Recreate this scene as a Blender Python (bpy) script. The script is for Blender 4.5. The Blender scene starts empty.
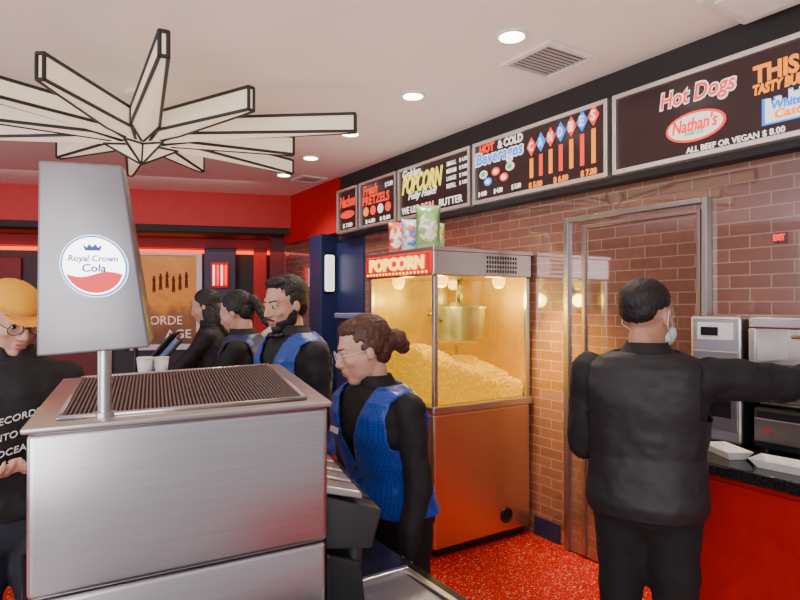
import bpy, bmesh, math, random
from mathutils import Vector, Matrix, noise
random.seed(7)
rad=math.radians
YAW=rad(32.8); cs=math.cos(YAW); sn=math.sin(YAW)
def C(l,d,z=0.0): return Vector((l*cs+d*sn, -l*sn+d*cs, z))
COL=bpy.context.scene.collection
# ---------------------------------------------------------------- materials
def _new(name):
    m=bpy.data.materials.new(name); m.use_nodes=True
    nt=m.node_tree; b=nt.nodes['Principled BSDF']; return m,nt,b
def mat(name,col,rough=.5,metal=0.0,emit=0.0,ecol=None,var=.08,vscale=12,bump=0.0,bscale=80,coat=0.0,stretch=None):
    m,nt,b=_new(name)
    b.inputs['Roughness'].default_value=rough; b.inputs['Metallic'].default_value=metal
    b.inputs['Coat Weight'].default_value=coat
    tc=nt.nodes.new('ShaderNodeTexCoord'); mp=nt.nodes.new('ShaderNodeMapping')
    nt.links.new(tc.outputs['Object'],mp.inputs['Vector'])
    if stretch: mp.inputs['Scale'].default_value=stretch
    n=nt.nodes.new('ShaderNodeTexNoise'); n.inputs['Scale'].default_value=vscale; n.inputs['Detail'].default_value=4
    nt.links.new(mp.outputs[0],n.inputs['Vector'])
    r=nt.nodes.new('ShaderNodeValToRGB')
    c0=[max(0,c*(1-var)) for c in col]; c1=[min(1,c*(1+var)) for c in col]
    r.color_ramp.elements[0].position=.3; r.color_ramp.elements[1].position=.7
    r.color_ramp.elements[0].color=(*c0,1); r.color_ramp.elements[1].color=(*c1,1)
    nt.links.new(n.outputs['Fac'],r.inputs['Fac']); nt.links.new(r.outputs['Color'],b.inputs['Base Color'])
    if emit>0:
        b.inputs['Emission Color'].default_value=(*(ecol or col),1); b.inputs['Emission Strength'].default_value=emit
    if bump>0:
        n2=nt.nodes.new('ShaderNodeTexNoise'); n2.inputs['Scale'].default_value=bscale; n2.inputs['Detail'].default_value=3
        nt.links.new(mp.outputs[0],n2.inputs['Vector'])
        bp=nt.nodes.new('ShaderNodeBump'); bp.inputs['Strength'].default_value=bump; bp.inputs['Distance'].default_value=.01
        nt.links.new(n2.outputs['Fac'],bp.inputs['Height']); nt.links.new(bp.outputs[0],b.inputs['Normal'])
    return m
def brick_mat(name,c1,c2,mortar,rough=.25,axis='YZ',bw=.2,rh=.066,cior=1.9):
    m,nt,b=_new(name)
    tc=nt.nodes.new('ShaderNodeTexCoord'); sp=nt.nodes.new('ShaderNodeSeparateXYZ'); cb=nt.nodes.new('ShaderNodeCombineXYZ')
    nt.links.new(tc.outputs['Object'],sp.inputs[0])
    nt.links.new(sp.outputs[axis[0]],cb.inputs[0]); nt.links.new(sp.outputs[axis[1]],cb.inputs[1])
    br=nt.nodes.new('ShaderNodeTexBrick')
    br.inputs['Scale'].default_value=1; br.inputs['Brick Width'].default_value=bw; br.inputs['Row Height'].default_value=rh
    br.inputs['Mortar Size'].default_value=.004; br.inputs['Mortar Smooth'].default_value=.5
    br.inputs['Color1'].default_value=(*c1,1); br.inputs['Color2'].default_value=(*c2,1); br.inputs['Mortar'].default_value=(*mortar,1)
    nt.links.new(cb.outputs[0],br.inputs['Vector'])
    n=nt.nodes.new('ShaderNodeTexNoise'); n.inputs['Scale'].default_value=25; n.inputs['Detail'].default_value=5
    nt.links.new(tc.outputs['Object'],n.inputs['Vector'])
    mx=nt.nodes.new('ShaderNodeMix'); mx.data_type='RGBA'; mx.blend_type='MULTIPLY'; mx.inputs[0].default_value=.4
    nt.links.new(br.outputs['Color'],mx.inputs[6])
    hs=nt.nodes.new('ShaderNodeRGBToBW'); nt.links.new(n.outputs['Color'],hs.inputs[0])
    cb2=nt.nodes.new('ShaderNodeCombineColor')
    for i in range(3): nt.links.new(hs.outputs[0],cb2.inputs[i])
    nt.links.new(cb2.outputs[0],mx.inputs[7])
    nt.links.new(mx.outputs[2],b.inputs['Base Color'])
    bp=nt.nodes.new('ShaderNodeBump'); bp.inputs['Strength'].default_value=.15; bp.inputs['Distance'].default_value=.003; bp.invert=True
    nt.links.new(br.outputs['Fac'],bp.inputs['Height']); nt.links.new(bp.outputs[0],b.inputs['Normal'])
    b.inputs['Roughness'].default_value=rough; b.inputs['Coat Weight'].default_value=1; b.inputs['Coat Roughness'].default_value=.03; b.inputs['Coat IOR'].default_value=cior
    return m
def floor_mat():
    m,nt,b=_new('red_terrazzo')
    tc=nt.nodes.new('ShaderNodeTexCoord')
    v=nt.nodes.new('ShaderNodeTexVoronoi'); v.inputs['Scale'].default_value=170
    nt.links.new(tc.outputs['Object'],v.inputs['Vector'])
    sp=nt.nodes.new('ShaderNodeSeparateColor'); nt.links.new(v.outputs['Color'],sp.inputs[0])
    r=nt.nodes.new('ShaderNodeValToRGB'); r.color_ramp.interpolation='CONSTANT'
    e=r.color_ramp.elements; e[0].position=0; e[0].color=(.36,.006,.004,1); e[1].position=.35; e[1].color=(.52,.010,.007,1)
    for p,c in((.7,(.20,.005,.004,1)),(.88,(.75,.14,.09,1)),(.95,(.8,.45,.38,1)),(.97,(.4,.008,.006,1))):
        k=e.new(p); k.color=c
    nt.links.new(sp.outputs[0],r.inputs['Fac']); nt.links.new(r.outputs['Color'],b.inputs['Base Color'])
    b.inputs['Roughness'].default_value=.18
    return m
def glass_mat(name,fac=.1,tint=(1,1,1)):
    m=bpy.data.materials.new(name); m.use_nodes=True; nt=m.node_tree; nt.nodes.clear()
    o=nt.nodes.new('ShaderNodeOutputMaterial'); t=nt.nodes.new('ShaderNodeBsdfTransparent'); g=nt.nodes.new('ShaderNodeBsdfGlossy')
    t.inputs[0].default_value=(*tint,1); g.inputs['Roughness'].default_value=.03
    mx=nt.nodes.new('ShaderNodeMixShader'); mx.inputs[0].default_value=fac
    nt.links.new(t.outputs[0],mx.inputs[1]); nt.links.new(g.outputs[0],mx.inputs[2]); nt.links.new(mx.outputs[0],o.inputs[0])
    return m
def steel_mat(name,col=(.62,.58,.57),rough=.3,stretch=(1,1,40)):
    return mat(name,col,rough,1.0,var=.06,vscale=6,bump=.04,bscale=30,stretch=stretch)
def vest_mat(name,c0,c1,scale=60,rough=.4,sheen=.3):
    m,nt,b=_new(name)
    tc=nt.nodes.new('ShaderNodeTexCoord'); v=nt.nodes.new('ShaderNodeTexVoronoi'); v.inputs['Scale'].default_value=scale
    v.inputs['Randomness'].default_value=.15
    nt.links.new(tc.outputs['Object'],v.inputs['Vector'])
    r=nt.nodes.new('ShaderNodeValToRGB'); r.color_ramp.elements[0].position=.25; r.color_ramp.elements[1].position=.5
    r.color_ramp.elements[0].color=(*c1,1); r.color_ramp.elements[1].color=(*c0,1)
    nt.links.new(v.outputs['Distance'],r.inputs['Fac']); nt.links.new(r.outputs['Color'],b.inputs['Base Color'])
    b.inputs['Roughness'].default_value=rough; b.inputs['Sheen Weight'].default_value=sheen
    return m
STEEL=steel_mat('brushed_steel'); STEELV=steel_mat('brushed_steel_dark',(.4,.37,.37),.35)
STEELH=steel_mat('brushed_steel_panel',(.70,.67,.69),.30,(1,1,60)); FRAMEM=steel_mat('bright_frame',(.92,.91,.90),.4)
BLACK=mat('black_plastic',(.012,.012,.014),.35); BLACKM=mat('matte_black',(.02,.018,.02),.7)
WHITE=mat('white_paint',(.8,.78,.76),.5); PAPER=mat('white_paper',(.85,.83,.8),.7); VENTG=mat('vent_grey',(.42,.40,.39),.6)
RED=mat('red_paint',(.50,.004,.008),.5); REDC=mat('red_laminate',(.45,.010,.007),.35)
CEIL=mat('ceiling_paint',(.90,.83,.79),.6,var=.02,vscale=2)
BRICK=brick_mat('glossy_brick',(.34,.145,.10),(.24,.10,.07),(.44,.31,.25))
BRICKD=brick_mat('brick_print_door',(.25,.115,.085),(.19,.09,.065),(.32,.22,.19),rough=.12,cior=2.3)
FLOOR=floor_mat(); GLASS=glass_mat('case_glass_warm_tint',.04,(1,.93,.65)); GLASSC=glass_mat('clear_glass',.08); LENS=glass_mat('lens_glass',.06)  # yellow tint in the case glass stands in for warm case light
NAVY=mat('navy_paint',(.015,.024,.095),.4); CHAR=mat('charcoal_wall',(.03,.025,.035),.5)
MAROON=mat('maroon_wall',(.16,.015,.02),.5); SCREEN=mat('dark_screen',(.015,.015,.02),.12,coat=.5)
def glow(name,col,s): return mat(name,col,.5,emit=s,ecol=col,var=.02)
G_LAMP=glow('lamp_glow',(1,.93,.82),14); G_PANEL=glow('lamp_panel',(.80,.71,.54),.5)
G_RED=glow('red_glow',(1,.03,.02),1.9); G_YEL=glow('yellow_glow',(1,.66,.06),2.6); G_WHITE=glow('white_glow',(1,.95,.9),1.3)
L_WHITE=glow('letter_white',(.95,.93,.88),.75); L_RED=glow('letter_red',(1,.05,.02),.9); L_YEL=glow('letter_yellow',(.95,.85,.08),1.0)
L_ORG=glow('letter_orange',(1,.28,.02),.95); L_BLUE=glow('letter_blue',(.03,.25,.95),.9); L_GRN=glow('letter_green',(.1,.6,.15),.7); L_PINK=glow('letter_pink',(1,.25,.35),.8)
BOARD=mat('menu_board_face',(.03,.014,.016),.25,emit=.04,ecol=(.3,.15,.15))
POPC=mat('popcorn_painted_glow',(.95,.58,.003),.85,var=.3,vscale=60,emit=.48,ecol=(1,.62,0))  # yellow emission paints the lamplight onto the popcorn, which gives no light itself
# ---------------------------------------------------------------- mesh builder
class B:
    def __init__(s): s.bm=bmesh.new(); s.mi=0
    def _t(s,vs,M):
        if M is not None: bmesh.ops.transform(s.bm,matrix=M,verts=vs)
    def _f(s,vs):
        fs=set(f for v in vs for f in v.link_faces)
        for f in fs: f.material_index=s.mi
        return fs
    def box(s,x0,x1,y0,y1,z0,z1,bev=0,M=None,seg=2):
        r=bmesh.ops.create_cube(s.bm,size=1); vs=r['verts']
        for v in vs: v.co=Vector(((x0+x1)/2+v.co.x*(x1-x0),(y0+y1)/2+v.co.y*(y1-y0),(z0+z1)/2+v.co.z*(z1-z0)))
        s._t(vs,M); s._f(vs)
        if bev>0:
            es=list(set(e for v in vs for e in v.link_edges))
            r=bmesh.ops.bevel(s.bm,geom=es,offset=bev,segments=seg,profile=.5,affect='EDGES')
            for f in r['faces']: f.material_index=s.mi
        return s
    def cyl(s,p0,p1,r0,r1=None,seg=20,caps=True):
        p0=Vector(p0);p1=Vector(p1); r1=r0 if r1 is None else r1
        d=p1-p0; L=d.length
        if L<1e-6: return s
        M=Matrix.Translation((p0+p1)/2)@d.to_track_quat('Z','Y').to_matrix().to_4x4()
        r=bmesh.ops.create_cone(s.bm,cap_ends=caps,segments=seg,radius1=r0,radius2=r1,depth=L,matrix=M); s._f(r['verts']); return s
    def ell(s,c,r,M=None,sub=3):
        if not hasattr(r,'__len__'): r=(r,r,r)
        MM=Matrix.Translation(Vector(c))@Matrix.Diagonal((r[0],r[1],r[2],1))
        if M is not None: MM=M@MM
        q=bmesh.ops.create_icosphere(s.bm,subdivisions=sub,radius=1,matrix=MM); s._f(q['verts']); return s
    def cap(s,p0,p1,r0,r1=None,seg=16,sub=2):
        r1=r0 if r1 is None else r1
        s.cyl(p0,p1,r0,r1,seg); s.ell(p0,r0,sub=sub); s.ell(p1,r1,sub=sub); return s
    def hexa(s,bot,top,bev=0):
        vb=[s.bm.verts.new(Vector(p)) for p in bot]; vt=[s.bm.verts.new(Vector(p)) for p in top]; n=len(bot); fs=[]
        fs.append(s.bm.faces.new(list(reversed(vb)))); fs.append(s.bm.faces.new(vt))
        for i in range(n): fs.append(s.bm.faces.new((vb[i],vb[(i+1)%n],vt[(i+1)%n],vt[i])))
        for f in fs: f.material_index=s.mi
        bmesh.ops.recalc_face_normals(s.bm,faces=fs)
        if bev>0:
            es=list(set(e for v in vb+vt for e in v.link_edges))
            r=bmesh.ops.bevel(s.bm,geom=es,offset=bev,segments=3,profile=.5,affect='EDGES')
            for f in r['faces']: f.material_index=s.mi
        return s
    def torus(s,c,R,r,M=None,seg=28,sg=8,sx=1,sy=1):
        vs=[]
        for i in range(seg):
            a=2*math.pi*i/seg; ring=[]
            for j in range(sg):
                b=2*math.pi*j/sg
                p=Vector(((R+r*math.cos(b))*math.cos(a)*sx,(R+r*math.cos(b))*math.sin(a)*sy,r*math.sin(b)))
                if M is not None: p=M@p
                ring.append(s.bm.verts.new(p+Vector(c)))
            vs.append(ring)
        for i in range(seg):
            for j in range(sg):
                f=s.bm.faces.new((vs[i][j],vs[(i+1)%seg][j],vs[(i+1)%seg][(j+1)%sg],vs[i][(j+1)%sg])); f.material_index=s.mi
        return s
    def done(s,name,mats,parent=None,smooth=False,T=None,label=None):
        if T is not None: bmesh.ops.transform(s.bm,matrix=T,verts=s.bm.verts)
        if not isinstance(mats,(list,tuple)): mats=[mats]
        vs=s.bm.verts
        lo=Vector((min(v.co.x for v in vs),min(v.co.y for v in vs),min(v.co.z for v in vs)))
        hi=Vector((max(v.co.x for v in vs),max(v.co.y for v in vs),max(v.co.z for v in vs)))
        c=(lo+hi)/2
        for v in vs: v.co-=c
        me=bpy.data.meshes.new(name); s.bm.to_mesh(me); s.bm.free()
        for m in mats: me.materials.append(m)
        if smooth:
            for p in me.polygons: p.use_smooth=True
        o=bpy.data.objects.new(name,me); COL.objects.link(o); o.location=c
        if parent: par(o,parent)
        if label: o['label']=label
        return o
WM={}
def par(o,p):
    o.parent=p; o.matrix_parent_inverse=Matrix.Translation(-WM.get(p.name,p.location))
    WM[o.name]=o.location.copy()
def meta(o,label,cat,group=None,kind=None):
    o['label']=label; o['category']=cat
    if group:o['group']=group
    if kind:o['kind']=kind
    return o
def thing(name,loc,label,cat,group=None,kind=None):
    e=bpy.data.objects.new(name,None); e.empty_display_size=.1; e.location=Vector(loc); COL.objects.link(e)
    WM[e.name]=e.location.copy()
    return meta(e,label,cat,group,kind)
def struct(o):
    o['kind']='structure'; return o
def angsmooth(o,ang=40):
    for p in o.data.polygons: p.use_smooth=True
    try: o.data.set_sharp_from_angle(angle=rad(ang))
    except Exception: pass
    return o
def text(s,c,w,h,xd,up,m,parent,depth=.003,shear=0,bold=.0,name='lettering'):
    cu=bpy.data.curves.new('t','FONT'); cu.body=s; cu.size=1; cu.align_x='CENTER'; cu.extrude=.01; cu.offset=bold; cu.shear=shear; cu.resolution_u=3
    o=bpy.data.objects.new('t',cu); COL.objects.link(o)
    dg=bpy.context.evaluated_depsgraph_get(); me=bpy.data.meshes.new_from_object(o.evaluated_get(dg))
    bpy.data.objects.remove(o); bpy.data.curves.remove(cu)
    xs=[v.co.x for v in me.vertices]; ys=[v.co.y for v in me.vertices]
    cx=(min(xs)+max(xs))/2; cy=(min(ys)+max(ys))/2; sx=w/(max(xs)-min(xs)); sy=h/(max(ys)-min(ys))
    xd=Vector(xd).normalized(); up=Vector(up).normalized(); n=xd.cross(up); c=Vector(c)
    for v in me.vertices: v.co=xd*((v.co.x-cx)*sx)+up*((v.co.y-cy)*sy)+n*(v.co.z/.01*depth)
    me.materials.clear(); me.materials.append(m)
    ob=bpy.data.objects.new(name,me); ob.location=c; COL.objects.link(ob); par(ob,parent); return ob
def MB(x,y,z,ang): return Matrix.Translation((x,y,z))@Matrix.Rotation(ang,4,'Z')
# ---------------------------------------------------------------- room
WA=3.05
o=struct(B().box(WA,WA+.15,-1.5,7.6,0,2.95).done('wall_right',BRICK))
o=struct(B().box(-5.5,3.2,.9,10.5,-.1,0).done('floor',FLOOR))
o=struct(B().box(.97,3.2,-1.5,.9,-.1,0).done('floor.001',FLOOR))
o=struct(B().box(-5.5,.97,-1.5,.9,-.1,0).done('floor.002',mat('grey_reflection_floor',(.30,.28,.29),.35,var=.15,vscale=3)))  # unseen floor area, made grey to keep reflections in the steel dispenser neutral
o=struct(B().box(-5.5,3.2,-1.5,10.5,2.95,3.05).done('ceiling',CEIL))
o=struct(B().box(-5.6,-5.5,1.5,10.5,0,2.95).done('wall_left',MAROON))
struct(B().box(2.95,WA,-1.5,5.75,2.3,2.95).done('trim_1',BLACKM))
struct(B().box(2.93,WA,5.75,7.3,2.36,2.95).done('trim_2',RED))
struct(B().box(WA-.02,WA,5.40,6.0,0.13,2.3).done('trim_12',NAVY))
struct(B().box(WA-.012,WA,2.77,3.0,0,.13).done('baseboard_right',NAVY))
struct(B().box(WA-.012,WA,3.9,6.0,0,.13).done('baseboard_right.001',NAVY))
PB=C(-4.5,6.75); AB=-YAW+rad(14.2)
def BK(t,o_,z): return MB(PB.x,PB.y,0,AB)@Vector((t,o_,z))
MBK=MB(PB.x,PB.y,0,AB)
struct(B().box(-3,3.42,0,.35,2.54,2.95,M=MBK).done('trim_3',RED))
struct(B().box(-3,3.4,.02,.33,2.47,2.54,M=MBK).done('trim_4',BLACKM))
struct(B().box(-3,3.6,.35,1.35,2.5,2.56,M=MBK).done('trim_5',MAROON))
struct(B().box(-3,3.75,1.3,1.45,0,2.95,M=MBK).done('wall_back',CHAR))
struct(B().box(-3,3.7,1.18,1.3,2.36,2.5,M=MBK).done('trim_6',RED))
struct(B().box(-3,3.7,1.16,1.3,2.30,2.34,M=MBK).done('trim_7',glow('cove_glow',(1,.10,.02),2.2)))
struct(B().box(-3,.9,1.24,1.3,.0,1.15,M=MBK).done('trim_8',MAROON))
for t0,t1 in((-1.9,-1.2),(-.9,-.2),(.1,.8)):
    struct(B().box(t0,t1,1.25,1.3,1.25,2.2,.01,M=MBK).done('trim_9',MAROON if t0<0 else NAVY))
def pillar(t,w,off,m,z1=2.36):
    b=B().box(t,t+w,off,off+.25,0,z1,.01,M=MBK).box(t-.03,t+w+.03,off-.03,off+.28,0,.15,.005,M=MBK)
    return struct(b.done('trim_10',m))
pillar(2.12,.42,1.0,NAVY); pillar(3.0,.36,.7,MAROON,2.5); pillar(2.78,.18,.95,RED)
struct(B().box(2.83,WA,6.0,6.3,0,2.36,.01).done('trim_11',NAVY))
t=thing('sconce_lamp',(2.93,5.97,1.93),'slim white wall lamp in a black frame on the navy wall','lamp')
b=B().box(2.875,2.985,5.97,5.99,1.73,2.13,.02,seg=3); b.done('lamp_shade',G_WHITE,t,True)
b=B().box(2.86,3.0,5.985,6.0,1.70,2.16,.02,seg=3); b.done('frame',BLACK,t,True)
c=BK(2.33,.97,1.97)
t=thing('sconce_lamp',c,'red framed wall lamp with white vertical glass bars','lamp')
B().box(2.21,2.45,.95,1.0,1.8,2.16,.008,M=MBK).done('back_plate',RED,t)
for i in range(4):
    B().cyl(BK(2.25+i*.053,.93,1.84),BK(2.25+i*.053,.93,2.12),.014).done('glass_bar',G_WHITE if i%2==0 else G_RED,t,True)
# poster
t=thing('movie_poster',BK(1.63,1.28,1.66),'silver-framed orange film poster with standing figures','poster')
def poster_mat():
    m,nt,b_=_new('poster_print'); tc=nt.nodes.new('ShaderNodeTexCoord'); sp=nt.nodes.new('ShaderNodeSeparateXYZ')
    n=nt.nodes.new('ShaderNodeTexNoise'); n.inputs['Scale'].default_value=6; n.inputs['Detail'].default_value=8
    nt.links.new(tc.outputs['Object'],sp.inputs[0]); nt.links.new(tc.outputs['Object'],n.inputs['Vector'])
    ma=nt.nodes.new('ShaderNodeMath'); ma.operation='MULTIPLY_ADD'; ma.inputs[1].default_value=.75; nt.links.new(sp.outputs['Z'],ma.inputs[0])
    ma2=nt.nodes.new('ShaderNodeMath'); ma2.operation='MULTIPLY_ADD'; ma2.inputs[1].default_value=.5; ma2.inputs[2].default_value=.22
    nt.links.new(n.outputs['Fac'],ma2.inputs[0]); nt.links.new(ma2.outputs[0],ma.inputs[2])
    r=nt.nodes.new('ShaderNodeValToRGB'); e=r.color_ramp.elements
    e[0].position=0;e[0].color=(.10,.04,.02,1); e[1].position=1; e[1].color=(.62,.42,.10,1); k=e.new(.3); k.color=(.26,.10,.03,1); k=e.new(.5); k.color=(.62,.28,.03,1); k=e.new(.75); k.color=(.5,.27,.05,1)
    nt.links.new(ma.outputs[0],r.inputs['Fac']); nt.links.new(r.outputs[0],b_.inputs['Base Color'])
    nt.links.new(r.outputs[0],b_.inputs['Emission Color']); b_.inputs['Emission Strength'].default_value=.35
    return m
B().box(1.22,2.07,1.255,1.28,1.03,2.26,M=MBK).done('print',poster_mat(),t)
b=B()
for (x0,x1,z0,z1) in((1.14,1.22,.95,2.34),(2.0,2.08,.95,2.34),(1.22,2.0,2.26,2.34),(1.22,2.0,.95,1.03)): b.box(x0,x1,1.2,1.29,z0,z1,.005,M=MBK)
b.done('frame',mat('poster_frame',(.62,.60,.66),.35,.2),t)
xd=(MBK.to_3x3()@Vector((1,0,0)))
b=B()
for i in range(6):
    x=1.44+i*.085; z=1.86+.03*((i*7)%3); k=.85
    b.ell(BK(x,1.252,z+.12*k),(.014,.012,.018)); b.cap(BK(x,1.252,z),BK(x,1.252,z+.08*k),.014,.022); b.cyl(BK(x-.012,1.252,z-.11),BK(x-.006,1.252,z),.008,.013); b.cyl(BK(x+.014,1.252,z-.11),BK(x+.006,1.252,z),.008,.013)
b.done('figure_silhouettes',mat('figure_ink',(.12,.04,.02),.6),t,True)
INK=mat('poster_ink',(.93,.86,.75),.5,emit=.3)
text('ORDE',BK(1.60,1.252,1.36),.42,.12,xd,(0,0,1),INK,t)
text('AGE',BK(1.76,1.252,1.17),.34,.12,xd,(0,0,1),INK,t)
# ---------------------------------------------------------------- door with steel frame
d=thing('door_1',(WA,2.22,0),'steel-framed service door faced with glossy brick print','door'); del d['category']; d['kind']='structure'
b=B()
b.box(WA-.05,WA,2.66,2.70,0,2.15,.004); b.box(WA-.05,WA,1.74,1.77,0,2.15,.004); b.box(WA-.05,WA,1.77,2.66,2.12,2.15,.004)
b.done('frame',STEELV,d)
B().box(WA-.028,WA-.008,1.77,2.66,0.01,2.12).done('door_leaf',BRICKD,d)
b=B(); b.box(WA-.045,WA-.028,2.53,2.555,.02,2.09,.003); b.box(WA-.045,WA-.028,1.78,1.80,.02,2.09,.003); b.box(WA-.045,WA-.028,1.80,2.53,2.07,2.09,.003)
b.done('inner_trim',mat('bronze_trim',(.35,.25,.22),.3,.8),d)
# ---------------------------------------------------------------- menu boards
XD=(0,-1,0); UP=(0,0,1)
FX=2.895
def board(b0,b1,label):
    t=thing('menu_board',((FX+2.95)/2,(b0+b1)/2,2.34),label,'menu board','menu boards above the service counter')
    B().box(2.91,2.949,b0+.015,b1-.015,2.35,2.785).done('face',BOARD,t)
    fr=B(); w=.026
    fr.box(2.89,2.949,b0,b1,2.335,2.335+w,.003); fr.box(2.89,2.949,b0,b1,2.79-w,2.79,.003)
    fr.box(2.89,2.949,b0,b0+w,2.335+w,2.79-w,.003); fr.box(2.89,2.949,b1-w,b1,2.335+w,2.79-w,.003)
    fr.done('frame',FRAMEM,t)
    def T(s,u,v,w_,h,m,shear=0,bold=.0,depth=.002):
        bb=b1-(b1-b0)*u; z=2.335+.455*v
        return text(s,(2.907,bb,z),w_,h,XD,UP,m,t,depth,shear,bold)
    def SH(u,v,pts,m,off=0.0,name='emblem'):
        bb=b1-(b1-b0)*u; z=2.335+.455*v; q=B()
        P=[(2.908-off,bb-x,z+y) for x,y in pts]
        q.hexa(P,[(x-.003,y,z_) for x,y,z_ in P]); return q.done(name,m,t)
    def PL(u,v,w_,h,m,name='emblem',off=0.0):
        n=28; return SH(u,v,[(math.cos(2*math.pi*i/n)*w_/2,math.sin(2*math.pi*i/n)*h/2) for i in range(n)],m,off,name)
    return t,T,PL,SH
t,T,PL,SH=board(.98,2.236,'dark menu board listing hot dogs in red and white lettering')
T('Hot Dogs',.395,.71,.41,.125,L_WHITE,.15,.055,.001); T('Hot Dogs',.395,.71,.395,.105,L_RED,.15,.012,.003)
PL(.39,.36,.32,.155,L_RED); PL(.39,.36,.29,.13,L_WHITE,off=.003)
ob=T("Nathan's",.39,.385,.24,.07,L_RED,.2,.02); ob.location.x-=.008
ob=T("FAMOUS",.39,.285,.10,.02,L_GRN,0,.01); ob.location.x-=.008
T('THIS IS',.733,.72,.29,.085,L_ORG,0,.04); T('TASTY BURGER',.736,.565,.30,.05,L_ORG,.1,.05)
def castle(k):
    return [(x*k,y*k) for x,y in((-.13,-.065),(.13,-.065),(.13,.045),(.105,.045),(.105,.03),(.085,.03),(.085,.045),(.06,.045),(.06,.02),(.03,.02),(.03,.062),(.012,.062),(.012,.048),(-.012,.048),(-.012,.062),(-.03,.062),(-.03,.02),(-.06,.02),(-.06,.045),(-.085,.045),(-.085,.03),(-.105,.03),(-.105,.045),(-.13,.045))]
SH(.765,.34,castle(1.12),L_BLUE); SH(.765,.34,castle(1.0),L_WHITE,off=.003)
ob=T('White',.735,.36,.13,.04,L_BLUE,.1,.03); ob.location.x-=.008
ob=T('Castle',.755,.265,.15,.04,L_ORG,.1,.03); ob.location.x-=.008
T('ALL BEEF OR VEGAN $ 8.00',.54,.10,.47,.034,L_WHITE,0,.015)
t,T,PL,SH=board(2.27,3.485,'dark menu board with beverage logos and candy prices')
T('HOT',.12,.87,.16,.065,L_RED,0,.05); T('& COLD',.32,.87,.25,.06,L_WHITE,0,.04)
T('Beverages',.225,.69,.50,.135,L_WHITE,.1,.07,.001); T('Beverages',.225,.69,.48,.11,L_BLUE,.1,.02,.003)
for u,v,m in((.09,.46,L_WHITE),(.2,.46,L_RED),(.32,.48,L_WHITE),(.13,.33,L_BLUE),(.27,.34,L_RED)):
    PL(u,v,.085,.06,m); PL(u,v,.05,.035,L_GRN if m is L_WHITE else L_WHITE,off=.003)
T('$ 4.00',.08,.15,.09,.04,L_WHITE,0,.02);T('$ 4.00',.22,.15,.09,.04,L_WHITE,0,.02);T('$ 5.00',.37,.15,.09,.04,L_WHITE,0,.02)
for i,ch in enumerate('CANDIES'):
    u=.49+i*.070; v=.68+.028*i; s_=.043
    SH(u,v,[(s_,0),(0,s_*1.5),(-s_,0),(0,-s_*1.5)],L_BLUE if i%2 else L_RED)
    ob=T(ch,u,v,.036,.062,L_WHITE,0,.03); ob.location.x-=.006
    bb=3.485-1.215*u; z=2.335+.455*v
    q=B(); q.box(2.905,2.909,bb-.016,bb+.016,2.335+.455*.22,z-.078,.002); q.done('emblem',(L_ORG,L_RED,L_ORG,L_RED)[i%4],t)
T('$ 5.00',.52,.11,.12,.045,L_ORG,0,.04);T('$ 6.00',.70,.11,.12,.045,L_ORG,0,.04);T('$ 7.00',.88,.11,.12,.045,L_ORG,0,.04)
t,T,PL,SH=board(3.52,4.53,'dark menu board advertising popcorn in yellow lettering')
T('Golden',.2,.88,.28,.06,L_WHITE,.2,.02); T('POPCORN',.35,.66,.60,.165,L_YEL,.3,.04)
T('Fully Field!',.36,.41,.42,.08,L_WHITE,.3,.02)
for k,(a_,p_) in enumerate((('SMALL','6.00'),('MEDIUM','8.00'),('LARGE','9.00'),('REFILL','3.00'))):
    T(a_,.76,.82-k*.13,.12,.035,L_WHITE,0,.01); T('$ '+p_,.91,.82-k*.13,.10,.035,L_WHITE,0,.01)
T('WE USE',.18,.17,.26,.06,L_WHITE,0,.01); T('REAL',.45,.17,.20,.065,L_PINK,0,.03); T('BUTTER',.75,.17,.30,.06,L_WHITE,0,.01)
t,T,PL,SH=board(4.565,5.25,'dark menu board with red lettering and white prices')
T('Fresh',.3,.8,.28,.1,L_RED,.2,.03); T('PRETZELS',.45,.58,.5,.09,L_RED,0,.03)
T('$ 5.00',.8,.8,.13,.05,L_WHITE,0,.01)
for i in range(4): PL(.18+.2*i,.35,.1,.09,(L_ORG,L_RED,L_WHITE,L_RED)[i])
T('$ 6.00',.3,.13,.18,.045,L_WHITE,0,.01); T('$ 8.00',.7,.13,.18,.045,L_WHITE,0,.01)
t,T,PL,SH=board(5.29,5.74,'small dark menu board with red lettering')
T('Nachos',.5,.7,.34,.12,L_RED,.2,.03); PL(.5,.4,.3,.08,L_RED); T('$ 7.00',.5,.15,.2,.05,L_WHITE,0,.01)
# ---------------------------------------------------------------- ceiling fittings
for i,(a_,b_) in enumerate(((2.107,2.23),(2.175,3.22),(2.244,4.21),(2.31,5.11),(2.38,5.94))):
    t=thing('recessed_downlight',(a_,b_,2.95),'round white recessed downlight, switched on','ceiling light','recessed downlights')
    q=B(); q.torus((a_,b_,2.948),.07,.012); q.done('trim_ring',WHITE,t,True)
    q=B(); q.cyl((a_,b_,2.935),(a_,b_,2.949),.062); q.done('lamp_lens',G_LAMP,t)
    L=bpy.data.lights.new('downlight','SPOT'); L.energy=75; L.spot_size=rad(125); L.spot_blend=.7; L.color=(1,.86,.72); L.shadow_soft_size=.06
    lo=bpy.data.objects.new('downlight_beam',L); lo.location=(a_,b_,2.92); COL.objects.link(lo); par(lo,t)
for k in range(2):
    a_,b_=-.6,4.9+k*1.1
    t=thing('recessed_downlight',(a_,b_,2.95),'round white recessed downlight, switched on','ceiling light','recessed downlights')
    q=B(); q.torus((a_,b_,2.948),.07,.012); q.done('trim_ring',WHITE,t,True)
    q=B(); q.cyl((a_,b_,2.935),(a_,b_,2.949),.062); q.done('lamp_lens',G_LAMP,t)
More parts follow.
